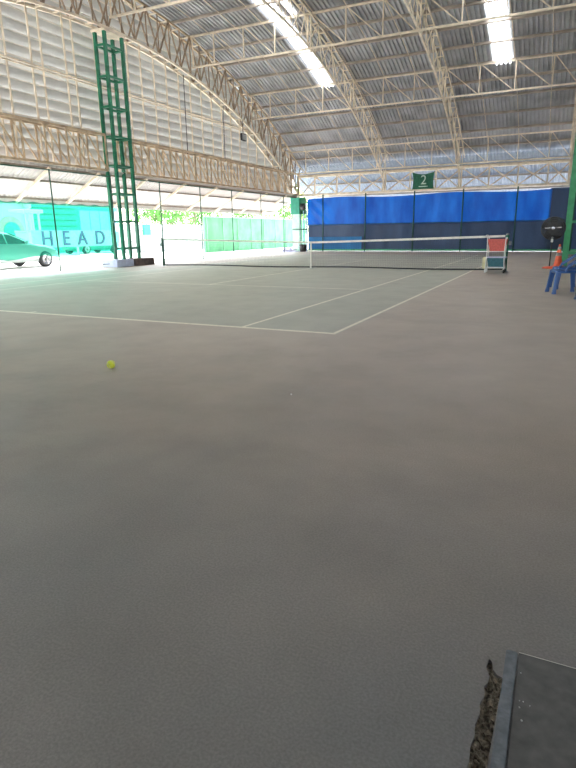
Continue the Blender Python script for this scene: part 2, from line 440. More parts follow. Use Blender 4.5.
# ground outside
bm = B(); box(bm, -60, -8.7, -20, 70, -.3, -.02); struct('ground', bm, CONC)
bm = B(); box(bm, -8.7, 30, 29.6, 70, -.3, -.02); struct('ground', bm, CONC)
bm = B(); box(bm, 20, 60, -20, 29.6, -.3, -.02); struct('ground', bm, CONC)

# ------------------------------------------------------------------ roof
def corr(bm, x0, x1, ys, zf, pitch=.19, amp=.062):
    """trapezoidal corrugated sheet, ribs along y, following zf(y)"""
    xs = []; k = math.floor(x0/pitch)
    prof = ((0, 0), (.28, 0), (.42, 1), (.86, 1))
    while k*pitch < x1:
        for a, h in prof:
            x = (k+a)*pitch
            if x0 <= x <= x1: xs.append((x, h))
        k += 1
    xs = [(x0, xs[0][1])]+xs+[(x1, xs[-1][1])]
    grid = [[bm.verts.new((x, y, zf(y)+h*amp)) for y in ys] for x, h in xs]
    for i in range(len(xs)-1):
        if xs[i+1][0]-xs[i][0] < 1e-5: continue
        for j in range(len(ys)-1): bm.faces.new((grid[i][j], grid[i+1][j], grid[i+1][j+1], grid[i][j+1]))
def yrange(a, b, st=.6):
    n = max(1, round((b-a)/st)); return [a+(b-a)*i/n for i in range(n+1)]
SK = [(-4.25, -3.52), (-3.24, -2.95), (4.25, 5.08)]       # skylight strips x ranges
SKY0, SKY1 = .9, 23.05
Ylo, Yhi = 2*YC-Y1-.6, Y1+.6
bm = B(); xx = -9.4
for a, b in SK:
    corr(bm, xx, a+.03, yrange(Ylo, Yhi), zr); xx = b-.03
corr(bm, xx, XR, yrange(Ylo, Yhi), zr)
for i, (a, b) in enumerate(SK):
    ye = 17.3 if i == 1 else SKY1
    zq = lambda y: zr(y)-.012; corr(bm, a-.03, b+.03, yrange(Ylo, SKY0), zq); corr(bm, a-.03, b+.03, yrange(ye, Yhi), zq)
ceil_ = struct('ceiling', bm, ROOFM)
for i, (a, b) in enumerate(SK):
    bm = B(); corr(bm, a, b, yrange(SKY0, 17.3 if i == 1 else SKY1), zr)
    obj('skylight', bm, SKYL, ceil_)['label'] = 'translucent white skylight strip'
# purlins
py = [17.32, 18.65, 20.0, 21.35, 22.7, 23.9, 25.1, 26.3, 27.45, 28.6, 16.0, 14.65, 13.3, 12.0, 10.6, 9.2, 7.8, 6.4, 5.0, 3.6, 2.2, .8, -.6, -2., -3.4, -4.8]
for y in py:
    bm = B(); z = zu(y)
    sl = -(y-YC)/math.sqrt(RU**2-(y-YC)**2)
    bar(bm, (-9.2, y, z+.085), (XR, y, z+.085), .05, .10, up=(0, -sl, 1))
    bar(bm, (-8.7, y+.04, z+.04), (XR, y+.04, z+.04), .05, .012, up=(0, -sl, 1))
    obj('purlin', bm, PURL, ceil_)
# sag rods between purlins
sx = [-7.3, -5.9, -4.6, -2.2, -.75, .75, 3.6, 5.2, 6.7, 8.9, 10.4, 11.9]
for x in sx:
    bm = B(); ys = yrange(5, Y1+.2, 1.3)
    for a, b in zip(ys, ys[1:]):
        bar(bm, (x, a, zu(a)+.075), (x, b, zu(b)+.075), .03, .02)
    obj('sag_rod', bm, CREAM, ceil_)

# ------------------------------------------------------------------ arches
def members(root, name, segs, w, m, cap=100):
    """each member a part; beyond the cap the smallest in view become one part"""
    segs = sorted(segs, key=lambda s: ((Vector(s[0])+Vector(s[1]))/2-CAM).length/((Vector(s[0])-Vector(s[1])).length+.01))
    for a, b in segs[:cap]:
        bm = B(); bar(bm, a, b, w); obj(name, bm, m, root)
    if segs[cap:]:
        bm = B()
        for a, b in segs[cap:]: bar(bm, a, b, w)
        obj(name, bm, m, root)['kind'] = 'stuff'
def arch(x, kind, label):
    root = thing('arch_truss', label, 'roof truss', (x, YC, 3.6))
    m = RUST if kind == 'box' else CREAM
    y0, y1 = 2*YC-29.25, 29.25
    ys = yrange(y0, y1, .75)
    if kind == 'box': lows = [x+.0, x-.42]; ups = [x+.0, x-.42]
    else: lows = [x]; ups = [x-.13, x+.13]
    zf_lo = zl if kind == 'box' else zi; cw = .085 if kind == 'box' else .07
    for name, xs, zf, w, mm in (('lower_chord', lows, zf_lo, cw, CREAM), ('upper_chord', ups, zu, cw-.015, m)):
        for xc in xs:
            bm = B()
            for a, b in zip(ys, ys[1:]): bar(bm, (xc, a, zf(a)), (xc, b, zf(b)), w)
            obj(name, bm, mm, root)
    diag, bat = [], []
    vis = [i for i in range(len(ys)) if ys[i] > 5.5]
    for i in vis[:-1]:
        for s, xu in enumerate(ups):
            xl = lows[min(s, len(lows)-1)]
            if (i+s*(kind != 'box')) % 2: diag.append(((xl, ys[i], zf_lo(ys[i])), (xu, ys[i+1], zu(ys[i+1]))))
            else: diag.append(((xu, ys[i], zu(ys[i])), (xl, ys[i+1], zf_lo(ys[i+1]))))
        bat.append(((ups[0], ys[i], zu(ys[i])), (ups[1], ys[i], zu(ys[i]))))
        if kind == 'box': bat.append(((lows[0], ys[i], zl(ys[i])), (lows[1], ys[i], zl(ys[i]))))
    members(root, 'diagonal', diag, .05 if kind == 'box' else .036, DWEB if kind == 'box' else m)
    members(root, 'batten', bat, .045, CREAM if kind == 'box' else m)
    if kind == 'box':
        post = [((x, ys[i], zl(ys[i])), (x, ys[i], zu(ys[i]))) for i in vis[:-1]]
        members(root, 'strut', post, .04, DWEB)
    return root
arch(ARX[0], 'box', 'long curved boxed steel arch truss rising along the louvred gable wall')
arch(ARX[1], 'v', 'curved steel arch truss running down beside the long bright skylight')
arch(ARX[2], 'v', 'curved steel arch truss crossing the roof in line with the green number sign')
arch(ARX[3], 'v', 'curved steel arch truss at the right edge above the green lattice column')

# ------------------------------------------------------------------ straight trusses between arches
rows = [(12.05, 9.12, 10.30, 'at the roof ridge'), (17.3, 8.60, 9.86, 'next row from the ridge'),
        (22.7, 7.26, 8.47, 'at the lower ends of the skylights'), (27.4, 4.80, 6.08, 'lowest before the far wall')]
bays = [(ARX[0], ARX[1], 'left bay'), (ARX[1], ARX[2], 'middle bay'), (ARX[2], ARX[3], 'right bay')]
def panel_xs(x0, x1):
    p = 1.53
    if x0 < -8: xs = [x1-.06-p*k for k in range(4)][::-1]; return [x0+.08]+xs
    xs = [x0+.08]
    while xs[-1]+p < x1-.5: xs.append(xs[-1]+p)
    return xs+[x1-.06]
for y, zb, zt, rl in rows:
    for x0, x1, bl in bays:
        root = thing('bridging_truss', f'cream roof truss {rl}, {bl}', 'roof truss', ((x0+x1)/2, y, zb))
        for name, z in (('lower_chord', zb), ('upper_chord', zt)):
            bm = B(); bar(bm, (x0, y, z), (x1, y, z), .072, .066); obj(name, bm, CREAM, root)
        xs = panel_xs(x0, x1)
        for xv in xs: bm = B(); bar(bm, (xv, y, zb), (xv, y, zt), .05); obj('vertical', bm, CREAM, root)
        for a, b in zip(xs, xs[1:]): bm = B(); bar(bm, (a+.04, y, zt), (b-.04, y, zb), .042); obj('diagonal', bm, CREAM, root)
# far wall truss, one per bay
for (x0, x1, bl) in bays:
    root = thing('wall_truss', f'cross-braced cream truss above the far blue backdrop, {bl}', 'wall truss', ((x0+x1)/2, Y1, 3.6))
    for name, z, w in (('lower_chord', 3.60, .12), ('upper_chord', 4.76, .09)):
        for dy in (0, .45):
            bm = B(); bar(bm, (x0, Y1+dy, z), (x1, Y1+dy, z), w); obj(name, bm, CREAM, root)
    xs = panel_xs(x0, x1)
    for xv in xs: bm = B(); bar(bm, (xv, Y1, 3.6), (xv, Y1, 4.76), .08); obj('vertical', bm, CREAM, root)
    for a, b in zip(xs, xs[1:]):
        bm = B(); bar(bm, (a, Y1, 4.72), (b, Y1, 3.66), .07); obj('diagonal', bm, CREAM, root)
        bm = B(); bar(bm, (a, Y1+.45, 3.66), (b, Y1+.45, 4.72), .06); obj('diagonal', bm, RUST, root)

# ------------------------------------------------------------------ far lean-to behind the wall truss
bm = B(); corr(bm, -9.4, XR, [Y1+.2, Y1+5.9], lambda y: 5.48-(y-Y1)*.45, .19, .03)
fl = struct('ceiling', bm, mat('pale_blue_grey_sheet', (.24, .29, .36), .7, var=.1))
for yy in (Y1+1.1, Y1+2.3, Y1+3.8, Y1+5.4):
    bm = B(); bar(bm, (-8.7, yy, 5.41-(yy-Y1)*.45), (XR, yy, 5.41-(yy-Y1)*.45), .06, .1); obj('purlin', bm, PURL, fl)

# ------------------------------------------------------------------ unseen roof and walls added to block light (behind and beside the camera)
bm = B(); corr(bm, -9.4, XR, [-12.0, Ylo+.5], lambda y: 4.3+(y-Ylo)*.18, .19, .03); struct('ceiling', bm, ROOFM)
bm = B(); box(bm, -9.4, XR, -12.1, -12.0, 0, 3.3); struct('wall_back_added', bm, WHITE)
bm = B(); half = [(YC-17.2+34.4*k/24) for k in range(25)]
extr(bm, [(half[0], 0)]+[(y, zr(y)) for y in half]+[(half[-1], 0)], 'x', XR-.1, XR); struct('wall_right_added', bm, NAVY)

# ------------------------------------------------------------------ gable wall with louvres
gx = W-.42
bm = B(); lp = B(); pitch_z = .355; k = 0
while True:
    zt = 3.72+pitch_z*(k+1)
    if zt > 10.75: break
    zm = zt-pitch_z*.5
    half = math.sqrt(max(0, RU**2-(zt-pitch_z-.15-ZU)**2)) if zt-pitch_z > 3.8 else 17
    ya, yb = max(YC-half, Ylo), min(YC+half, Yhi-.3)
    if yb-ya > .5:
        for (xa, za, xb, zb_) in ((gx-.03, zt, gx-.22, zt-pitch_z-.04), (gx-.03, zt, gx-.05, zt-.03)):
            poly(bm, [(xa, ya, za), (xa, yb, za), (xb, yb, zb_), (xb, ya, zb_)])
        bar(lp, (gx-.028, ya, zt-.012), (gx-.028, yb, zt-.012), .02, .035)
    k += 1
wl = struct('wall_left', bm, LOUV)
obj('louvre_lip', lp, LOUVLIP, wl)['label'] = 'pale upper lips of the louvre blades'
gy = [7.05, 7.5, 8.5, 8.95, 10.0, 10.42, 11.5, 12.5, 13.3, 14.1, 14.95, 15.8, 16.7, 17.6, 18.5, 19.4, 20.3, 21.2, 22.1, 23.0, 24., 25., 26., 27., 5.6, 6.]
for y in gy:
    bm = B(); bar(bm, (gx+.03, y, 3.7), (gx+.03, y, zl(y)+.25), .05); obj('gable_post', bm, CREAM, wl)
for z, w in ((6.76, .07), (6.68, .03)):
    h = 14.0; bm = B(); bar(bm, (gx+.06, YC-h, z), (gx+.06, YC+h-1.5, z), w, .05); obj('gable_rail', bm, CREAM, wl)

# ------------------------------------------------------------------ side wall trusses (left)
def side_truss(ya, yb, label):
    root = thing('side_truss', label, 'wall truss', (W, (ya+yb)/2, 3.62))
    x0, x1 = W, W-.40
    for name, z in (('lower_chord', 3.66), ('upper_chord', 4.93)):
        for xc in (x0, x1):
            bm = B(); bar(bm, (xc, ya, z), (xc, yb, z), .09, .08); obj(name, bm, RUST, root)
    st = .98; n = round((yb-ya)/st); ys = [ya+(yb-ya)*i/n for i in range(n+1)]
    v = [((x, y, 3.66), (x, y, 4.93)) for y in ys for x in (x0, x1)]
    d = []
    for a, b in zip(ys, ys[1:]):
        d.append(((x0, a, 4.93), (x0, b, 3.66))); d.append(((x1, a, 4.93), (x1, b, 3.66)))
    t = [((x0, y, z), (x1, y, z)) for y in ys for z in (3.66,)]
    members(root, 'vertical', v, .05, RUST); members(root, 'diagonal', d, .042, RUST); members(root, 'batten', t, .04, CREAM)
side_truss(2.6, 11.2, 'brown boxed steel truss below the louvres, left of the green lattice column')
side_truss(12.3, 28.84, 'brown boxed steel truss below the louvres, right of the green lattice column')

# ------------------------------------------------------------------ green lattice columns
def lattice(x0, x1, y0, y1, zb, zt, m, label, w=.11, first=.42, cap=True):
    root = thing('lattice_column', label, 'column', ((x0+x1)/2, (y0+y1)/2, zb))
    for x in (x0, x1):
        for y in (y0, y1): bm = B(); bar(bm, (x, y, zb), (x, y, zt), w, up=(0, 1, 0)); obj('upright', bm, m, root)
    z = zb+first
    while z < zt-.2:
        for a, b in (((x0, y0), (x1, y0)), ((x0, y1), (x1, y1)), ((x0, y0), (x0, y1)), ((x1, y0), (x1, y1))):
            bm = B(); bar(bm, (*a, z), (*b, z), .075); obj('rung', bm, m, root)
        z += 1.04
    if cap:
        bm = B(); box(bm, x0-.1, x1+.1, y0-.1, y1+.1, zt, zt+.08); obj('head_plate', bm, CREAM, root)
    return root
lattice(-8.37, -7.92, 11.27, 12.19, .285, 8.42, GREEN, 'tall green steel lattice column standing on low plinths by the left fence')
lattice(8.05, 8.49, 15.3, 16.3, 0, 8.2, RGREEN, 'bright green steel lattice column at the right edge behind the chairs', .19)
bm = B(); box(bm, -8.6, -7.8, 10.72, 11.7, 0, .285); bevel(bm, .015, 2)
origin(tag(obj('plinth', bm, BLUEW), 'low bluish white plinth under the left half of the green lattice column', 'plinth'), (-8.2, 11.2, 0))
bm = B(); box(bm, -8.6, -7.75, 11.75, 12.95, 0, .285); bevel(bm, .015, 2)
origin(tag(obj('plinth', bm, BROWN), 'low dark brown plinth under the right half of the green lattice column', 'plinth'), (-8.2, 12.35, 0))
# floodlight on the gable
root = thing('floodlight', 'small square floodlight hanging in front of the gable louvres', 'floodlight', (W+.05, 21.75, 6.05))
bm = B(); box(bm, W+.0, W+.09, 21.5, 22.0, 6.05, 6.42); bevel(bm, .015, 2); obj('housing', bm, BLACK, root)
bm = B(); box(bm, W+.09, W+.097, 21.55, 21.95, 6.09, 6.38); obj('lens', bm, LOUV, root)
bm = B(); bar(bm, (W+.03, 21.75, 6.42), (W+.03, 21.75, zl(21.75)), .03); obj('hanger', bm, BLACK, root)
# downpipe / cable on the gable
for yy, lab in ((17.0, 'thin dark cable hanging down the gable louvres under the arch'), (20.35, 'thin dark cable hanging down the louvres beside the square floodlight')):
    bm = B(); tube(bm, [(W-.3, yy, 4.9), (W-.3, yy, zl(yy))], .018, 6)
    origin(tag(obj('cable', bm, BLACK), lab, 'cable'), (W-.3, yy, 4.9))

# ------------------------------------------------------------------ lean-to along the left side
def zlean(x): return 3.60+(x-W)*(3.60-2.56)/(10.15-8.275)
root = thing('lean_to_roof', 'white corrugated lean-to roof sloping down beyond the left fence', 'lean-to roof', (-9.2, 15, 3.5))
bm = B()
ys_, k = [], 0
pit = .19; y = 2.
while y < Y1+.4:
    for a, h in ((0, 0), (.3, 0), (.45, 1), (.85, 1)): ys_.append((y+a*pit, h))
    y += pit
gr = [[bm.verts.new((x, yy, zlean(x)+.05+h*.03)) for yy, h in ys_] for x in (-8.3, -10.25)]
for j in range(len(ys_)-1): bm.faces.new((gr[0][j], gr[1][j], gr[1][j+1], gr[0][j+1]))
obj('roof_sheet', bm, LEANM, root)
for x in (-8.45, -9.1, -10.1):
    bm = B(); bar(bm, (x, 2, zlean(x)), (x, Y1+.3, zlean(x)), .05, .07); obj('purlin', bm, PURL, root)
for y in (3.1, 5.7, 8.4, 10.75, 13.5, 16.3, 19., 21.7, 24.5, 27.2):
    bm = B(); bar(bm, (-8.3, y, zlean(-8.3)-.08), (-10.2, y, zlean(-10.2)-.08), .09, .09); obj('rafter', bm, CREAM, root)
bm = B(); box(bm, -10.30, -10.24, 2, Y1+.3, 2.40, 2.60); obj('fascia', bm, WHITE, root)

# ------------------------------------------------------------------ fence along the left side
root = thing('court_fence', 'thin dark green steel fence frame along the left side of the court', 'fence', (-8.2, 17, 0))
fy = [2.3, 5.3, 8.25, 11.2, 14.2, 17.3, 20.25, 23.5, 26.5]
for y in fy:
    bm = B(); tube(bm, [(-8.2, y, 0), (-8.2, y, 3.45)], .024, 8); obj('post', bm, DGREEN, root, True)
for z, rr in ((3.42, .022), (.13, .016)):
    bm = B(); tube(bm, [(-8.2, 2.3, z), (-8.2, 11.2, z)], rr, 8); obj('rail', bm, DGREEN, root, True)
    bm = B(); tube(bm, [(-8.2, 12.4, z), (-8.2, 28.4, z)], rr, 8); obj('rail', bm, DGREEN, root, True)
# shade net hung inside the near bays
bm = B(); n = 60
for i in range(n+1):
    y = 2.4+8.7*i/n
    zt = 2.33+.02*math.sin(i*1.3); zb = .52+.05*math.sin(i*.35+2)+.03*(i % 12 < 2)
    for j in range(9):
        z = zb+(zt-zb)*j/8; bm.verts.new((-8.24+.012*math.sin(i*.9+j*.5), y, z))
bm.verts.ensure_lookup_table()
for i in range(n):
    for j in range(8): bm.faces.new([bm.verts[k] for k in (i*9+j, i*9+j+1, (i+1)*9+j+1, (i+1)*9+j)])
origin(tag(obj('shade_net', bm, SHADE, smooth=True), 'see-through teal shade net hung on the left fence in front of the car', 'net'), (-8.24, 6.75, .5))

# ------------------------------------------------------------------ outside on the left
bm = B(); box(bm, -14.15, -14.0, 26.2, 43, -.02, 2.32)
bg = tag(obj('screen_fence', bm, NETG), 'long bright green cloth-covered fence standing beyond the far left court side', 'fence'); origin(bg, (-14.1, 34, 0))
for k in range(9):
    bm = B(); yy = 26.4+2.05*k; tube(bm, [(-13.96, yy, 0), (-13.96, yy, 2.36)], .03, 6); o = obj('post', bm, NPOST, bg)
bm = B(); bar(bm, (-13.97, 26.2, 2.33), (-13.97, 43, 2.33), .07); obj('top_rail', bm, NPOST, bg)
bm = B(); box(bm, -20.2, -20., 24.7, 46, -.02, 1.95)
origin(tag(obj('block_wall', bm, BLOCK), 'white block boundary wall in bright sun seen right of the green lattice column', 'wall'), (-20.1, 33, 0))
bm = B(); box(bm, -19.99, -19.85, 27.0, 27.75, 1.2, 1.95); bevel(bm, .02, 1)
origin(tag(obj('meter_box', bm, SHEDG), 'small square green box mounted on the white block wall', 'box'), (-19.9, 27.4, 1.2))

def tree(x, y, h, rr, m, label, nl=2200, trunk=1.6):
    root = thing('tree', label, 'tree', (x, y, 0), group=None)
    bm = B()
    tube(bm, [(x, y, -.02), (x+.1, y, h*.3), (x-.05, y+.1, h*.75)], .2, 8, radii=[.22, .15, .05])
    for a in range(6):
        an = a*1.05; tube(bm, [(x+.05, y, h*(.3+.05*a)), (x+math.cos(an)*rr*.6, y+math.sin(an)*rr*.6, h*(.5+.05*a))], .05, 6, radii=[.07, .02])
    obj('trunk', bm, BARK, root, True)
    bm = B(); rnd = random.Random(int(x*7+y*13))
    blobs = [(x+rnd.uniform(-.6, .6)*rr, y+rnd.uniform(-.6, .6)*rr, h*rnd.uniform(.42, .95), rr*rnd.uniform(.4, .65)) for _ in range(12)]
    for _ in range(nl):
        bx, by, bz, br = rnd.choice(blobs)
        d = V(rnd.gauss(0, 1), rnd.gauss(0, 1), rnd.gauss(0, 1)).normalized()*br*rnd.uniform(.6, 1)
        p = V(bx, by, bz)+d
        a = V(rnd.gauss(0, 1), rnd.gauss(0, 1), rnd.gauss(0, 1)).normalized(); b = a.orthogonal().normalized(); s = rnd.uniform(.10, .2)
        poly(bm, [p-a*s, p+b*s*.5, p+a*s, p-b*s*.5])
    obj('foliage', bm, m, root)
tree(-24.2, 34.5, 5.0, 3.0, LEAF, 'leafy tree behind the white wall, just right of the lattice column')
tree(-26.5, 43, 5.6, 3.3, LEAF, 'leafy tree behind the white wall, second from the lattice column')
tree(-25, 51.5, 5.6, 3.2, LEAF, 'leafy tree behind the white wall where the green fence begins')
tree(-19.5, 52, 5.5, 3.4, LEAF, 'dark leafy tree behind the middle of the green cloth fence')
tree(-13, 47.5, 6.2, 3.6, LEAFY, 'yellow green tree behind the far end of the green cloth fence')

# house beyond the net
root = thing('house', 'pale house with arched doorway and pillars seen through the teal net', 'house', (-23, 18, 0))
bm = B(); box(bm, -26, -23.2, 12, 19.9, -.02, 3.4); obj('wall', bm, WHITE, root)
bm = B(); box(bm, -26.3, -22.6, 11.6, 20.1, 3.4, 3.62); obj('roof', bm, TEALW, root)
def archpts(yc, w, zb, zs, n=10):
    return [(yc-w, zb), (yc+w, zb)]+[(yc+w*math.cos(PI*k/n), zs+w*math.sin(PI*k/n)) for k in range(n+1)]
bm = B(); extr(bm, archpts(18.4, .95, 0, 1.5), 'x', -23.22, -23.1); obj('arch_surround', bm, PINK, root)
bm = B(); extr(bm, archpts(18.4, .6, 0, 1.5), 'x', -23.12, -23.05); obj('door', bm, TEALW, root)
for yy in (15.6, 19.6):
    bm = B(); lathe(bm, [(.22, -.02), (.22, .3), (.15, .35), (.14, 2.9), (.22, 3.0), (.22, 3.4)], (-22.9, yy, 0), 14); obj('pillar', bm, WHITE, root, True)
bm = B(); box(bm, -23.22, -23.12, 13, 14.6, 1.0, 2.4); obj('window', bm, BLUEGL, root)
# kiosk with round pedestal columns and flat cap (white gate feature)
root = thing('gate_pavilion', 'white pavilion with flat cap and slim columns behind the teal net', 'pavilion', (-21, 17.8, 0))
bm = B(); box(bm, -21.7, -20.4, 17.2, 18.6, 2.55, 2.75); bevel(bm, .03, 1); obj('cap', bm, WHITE, root)
for yy in (17.45, 17.9, 18.35):
    bm = B(); lathe(bm, [(.12, 1.5), (.07, 1.6), (.07, 2.45), (.12, 2.56)], (-20.6, yy, 0), 10); obj('column', bm, WHITE, root, True)
bm = B(); box(bm, -21.6, -20.45, 17.3, 18.5, 1.42, 1.56); bevel(bm, .03, 1); obj('ledge', bm, PINK, root)
bm = B(); box(bm, -21.55, -20.5, 17.35, 18.45, -.02, 1.42); obj('base', bm, WHITE, root)
# shop building behind, with sign letters
root = thing('shop_building', 'teal walled building with pale blue glazing above the letter sign', 'building', (-25, 27, 0))
bm = B(); box(bm, -30, -26, 20.5, 31.2, -.02, 3.9); obj('wall', bm, TEALW, root)
for k in range(4):
    bm = B(); y0 = 26.9+k*1.05; box(bm, -26.0, -25.92, y0, y0+.98, 1.5, 3.1); obj('window', bm, BLUEGL, root)
for k in range(4):
    bm = B(); box(bm, -26.0, -25.94, 21.0, 26.5, 1.9+.42*k, 1.95+.42*k); obj('cladding_strip', bm, SHEDG, root)
# sign
root = thing('letter_sign', 'row of purple capital letters on a pale board behind the teal net', 'sign', (-17, 17.8, 0))
for yy in (14.9, 17.9, 20.9): bm = B(); box(bm, -17.25, -17.17, yy-.05, yy+.05, -.02, .66); obj('post', bm, WHITE, root)
bm = B(); box(bm, -17.22, -17.16, 14.8, 21.0, .62, 1.52); obj('sign_board', bm, mat('sign_board_pale', (.62, .72, .72), .6), root)
for ch, yy in zip('HEAD', (15.75, 17.05, 18.25, 19.65)):
    M_ = Matrix.Translation((-17.12, yy, 1.06)) @ Matrix(((0, 0, 1, 0), (1, 0, 0, 0), (0, 1, 0, 0), (0, 0, 0, 1)))
    text_obj('letter', ch, 1.12, .03, LETT, M_, root)

# ------------------------------------------------------------------ cars
def car(x, y, rot, paint, label, L=4.2, Wd=1.74, z0=-.02):
    root = thing('car', label, 'car', (x, y, z0), rot)
    # front is +y (local)
    st = [(-2.1, .42, .78, .82, .70), (-1.95, .28, .95, 1.0, .80), (-1.6, .24, 1.0, 1.30, .84), (-1.1, .24, .98, 1.42, .86), (-.5, .24, .96, 1.45, .87),
          (-.1, .24, .95, 1.38, .87), (.85, .24, .92, 1.00, .87), (1.0, .24, .90, .95, .87), (1.6, .25, .82, .87, .84), (2.0, .28, .72, .77, .78), (2.25, .34, .56, .60, .66), (2.32, .40, .48, .50, .58)]
    bm = B(); rings = []
    for (yy, zb, belt, top, hw) in st:
        tw = hw*(.74 if top-belt > .15 else .93)
        pts = [(-hw*.92, zb), (-hw, zb+.18), (-hw, belt-.06), (-hw*.97, belt), (-tw, top-.05), (-tw*.85, top), (0, top+.02),
               (tw*.85, top), (tw, top-.05), (hw*.97, belt), (hw, belt-.06), (hw, zb+.18), (hw*.92, zb)]
        rings.append([bm.verts.new((px, yy, pz)) for px, pz in pts])
    for a, b in zip(rings, rings[1:]):
        for k in range(len(a)): bm.faces.new((a[k], a[(k+1) % len(a)], b[(k+1) % len(b)], b[k]))
    bm.faces.new(rings[0][::-1]); bm.faces.new(rings[-1])
    body = obj('body', bm, paint, root, True, True)
    for s in (-1, 1):
        for q in ([(-1.25, .985), (-.42, .975), (-.42, 1.36), (-1.1, 1.36)], [(-.36, .975), (.62, .965), (.60, 1.0), (-.12, 1.31), (-.36, 1.36)]):
            bm = B(); poly(bm, [(s*(.872-.18*max(0, (pz-.97)/.4)), py_, pz) for py_, pz in q])
            bmesh.ops.solidify(bm, geom=bm.faces[:], thickness=.02); obj('side_window', bm, GLASS, root, local=True)
        for yy in (-1.32, 1.38):
            bm = B(); lathe(bm, [(.0, -.11), (.24, -.11), (.31, -.10), (.325, -.05), (.325, .05), (.31, .10), (.24, .11), (0, .11)], (s*.80, yy, .325), 28, 'x')
            w = obj('wheel', bm, RUBBER, root, True, True)
            bm = B(); lathe(bm, [(0, s*.10), (.22, s*.125), (.225, s*.10)], (s*.80, yy, .325), 24, 'x')
            for k in range(5):
                an = k*2*PI/5; bar(bm, (s*.93, yy, .325), (s*.93, yy+.2*math.cos(an), .325+.2*math.sin(an)), .05, .02)
            obj('rim', bm, CHROME, w, local=True)
        bm = B(); box(bm, s*.93-.08, s*.93+.08, .40, .52, .97, 1.10); bevel(bm, .03, 2); obj('mirror', bm, paint, root, True, True)
        bm = B(); bmesh.ops.create_uvsphere(bm, u_segments=12, v_segments=8, radius=1, matrix=Matrix.Translation((s*.64, 2.02, .62)) @ Matrix.Diagonal((.16, .14, .08, 1)))
        obj('headlight', bm, CHROME, root, True, True)
    bm = B(); poly(bm, [(-.70, .80, 1.03), (.70, .80, 1.03), (.60, -.06, 1.385), (-.60, -.06, 1.385)]); bmesh.ops.solidify(bm, geom=bm.faces[:], thickness=.03)
    obj('windscreen', bm, GLASS, root, local=True)
    return root
car(-12.45, 9.25, 0, CARP, 'silvery car parked close behind the teal net at the left edge')
car(-22.6, 24.4, 0, GREENCAR, 'small green car parked far off below the letter sign')

# ------------------------------------------------------------------ far backdrop
def sheet(name, x0, x1, zlo, zhi, m, label, cat, y=Y1-.03, wr=.03, nx=120, nz=14, top=None, diag=False):
    bm = B(); g = []
    for i in range(nx+1):
        x = x0+(x1-x0)*i/nx; c = []
        for j in range(nz+1):
            t = j/nz; z1 = zhi+(top(x) if top else 0); z = zlo+(z1-zlo)*t
            d = wr*(math.sin(x*2.1+t*1.3)+.5*math.sin(x*5.3-t*2))
            if diag and x < -5.6: d += .05*math.sin((x*3.2+z*3.4)*2.4)*max(0, min(1, (-5.6-x)))
            c.append(bm.verts.new((x, y+d, z)))
        g.append(c)
    for i in range(nx):
        for j in range(nz): bm.faces.new((g[i][j], g[i+1][j], g[i+1][j+1], g[i][j+1]))
    o = obj(name, bm, m, smooth=True); tag(o, label, cat); origin(o, ((x0+x1)/2, y, zlo)); return o
sheet('blue_tarp', -7.55, 7.12, 1.66, 3.38, TARPB, 'wide bright blue tarpaulin hung across the upper half of the far wall', 'tarpaulin', top=lambda x: .05*math.sin(x*.9)-.03, diag=True)
sheet('windscreen_net', -7.55, 8.3, .10, 1.72, NAVY, 'long navy windscreen net along the bottom of the far wall', 'net', y=Y1+.06)
sheet('tarp_patch', -7.45, -3.75, .12, .92, TARPL, 'light blue tarpaulin piece at the lower left of the far wall', 'tarpaulin', y=Y1-.09, wr=.02, nx=40)
sheet('windscreen_net', 7.05, 9.6, .10, 3.40, NAVY, 'tall navy net filling the gap right of the blue tarpaulin', 'net', y=Y1+.0, wr=.02, nx=30)
sheet('windscreen_net', 9.6, XR, .10, 3.40, NAVY, 'navy net at the far right behind the green lattice column', 'net', y=Y1+.08, wr=.02, nx=30)
root = thing('backdrop_frame', 'dark green pipe frame carrying the blue and navy sheets on the far wall', 'frame', (0, Y1-.2, 0))
for x in (-6.39, -3.51, -.44, 2.42, 5.36, 8.3, 11.2):
    bm = B(); tube(bm, [(x, Y1-.2, 0), (x, Y1-.2, 3.55)], .04, 8); obj('post', bm, DGREEN, root, True)
bm = B(); tube(bm, [(-7.6, Y1-.18, .09), (XR, Y1-.18, .09)], .05, 8); obj('bottom_rail', bm, RGREEN, root, True)
bm = B(); tube(bm, [(-7.6, Y1-.16, 1.69), (XR, Y1-.16, 1.69)], .015, 8); obj('middle_rail', bm, DGREEN, root, True)
# sign banner with number two
root = thing('number_banner', 'green cloth banner with a pale number two hanging in the far wall truss', 'banner', (.03, Y1-.12, 3.62))
bm = B(); g = []
n = 16; x0, x1, z0, z1 = -.62, .68, 3.64, 4.60
for i in range(n+1):
    c = []
    for j in range(n+1):
        s, t = i/n, j/n
        sag = -.13*math.sin(PI*s)*t**3
        c.append(bm.verts.new((x0+(x1-x0)*s+(.05*math.sin(PI*t) if s < .05 else 0)-(.05*math.sin(PI*t) if s > .95 else 0), Y1-.12+.02*math.sin(9*s+4*t), z0+(z1-z0)*t+sag)))
    g.append(c)
for i in range(n):
    for j in range(n): bm.faces.new((g[i][j], g[i+1][j], g[i+1][j+1], g[i][j+1]))
obj('cloth', bm, BANNERG, root, True)
M_ = Matrix.Translation((.06, Y1-.165, 4.13)) @ Matrix.Rotation(PI/2, 4, 'X')
text_obj('numeral', '2', .74, .006, PALETXT, M_, root)
bm = B(); box(bm, -.22, .32, Y1-.165, Y1-.155, 3.76, 3.81); obj('underline', bm, PALETXT, root)

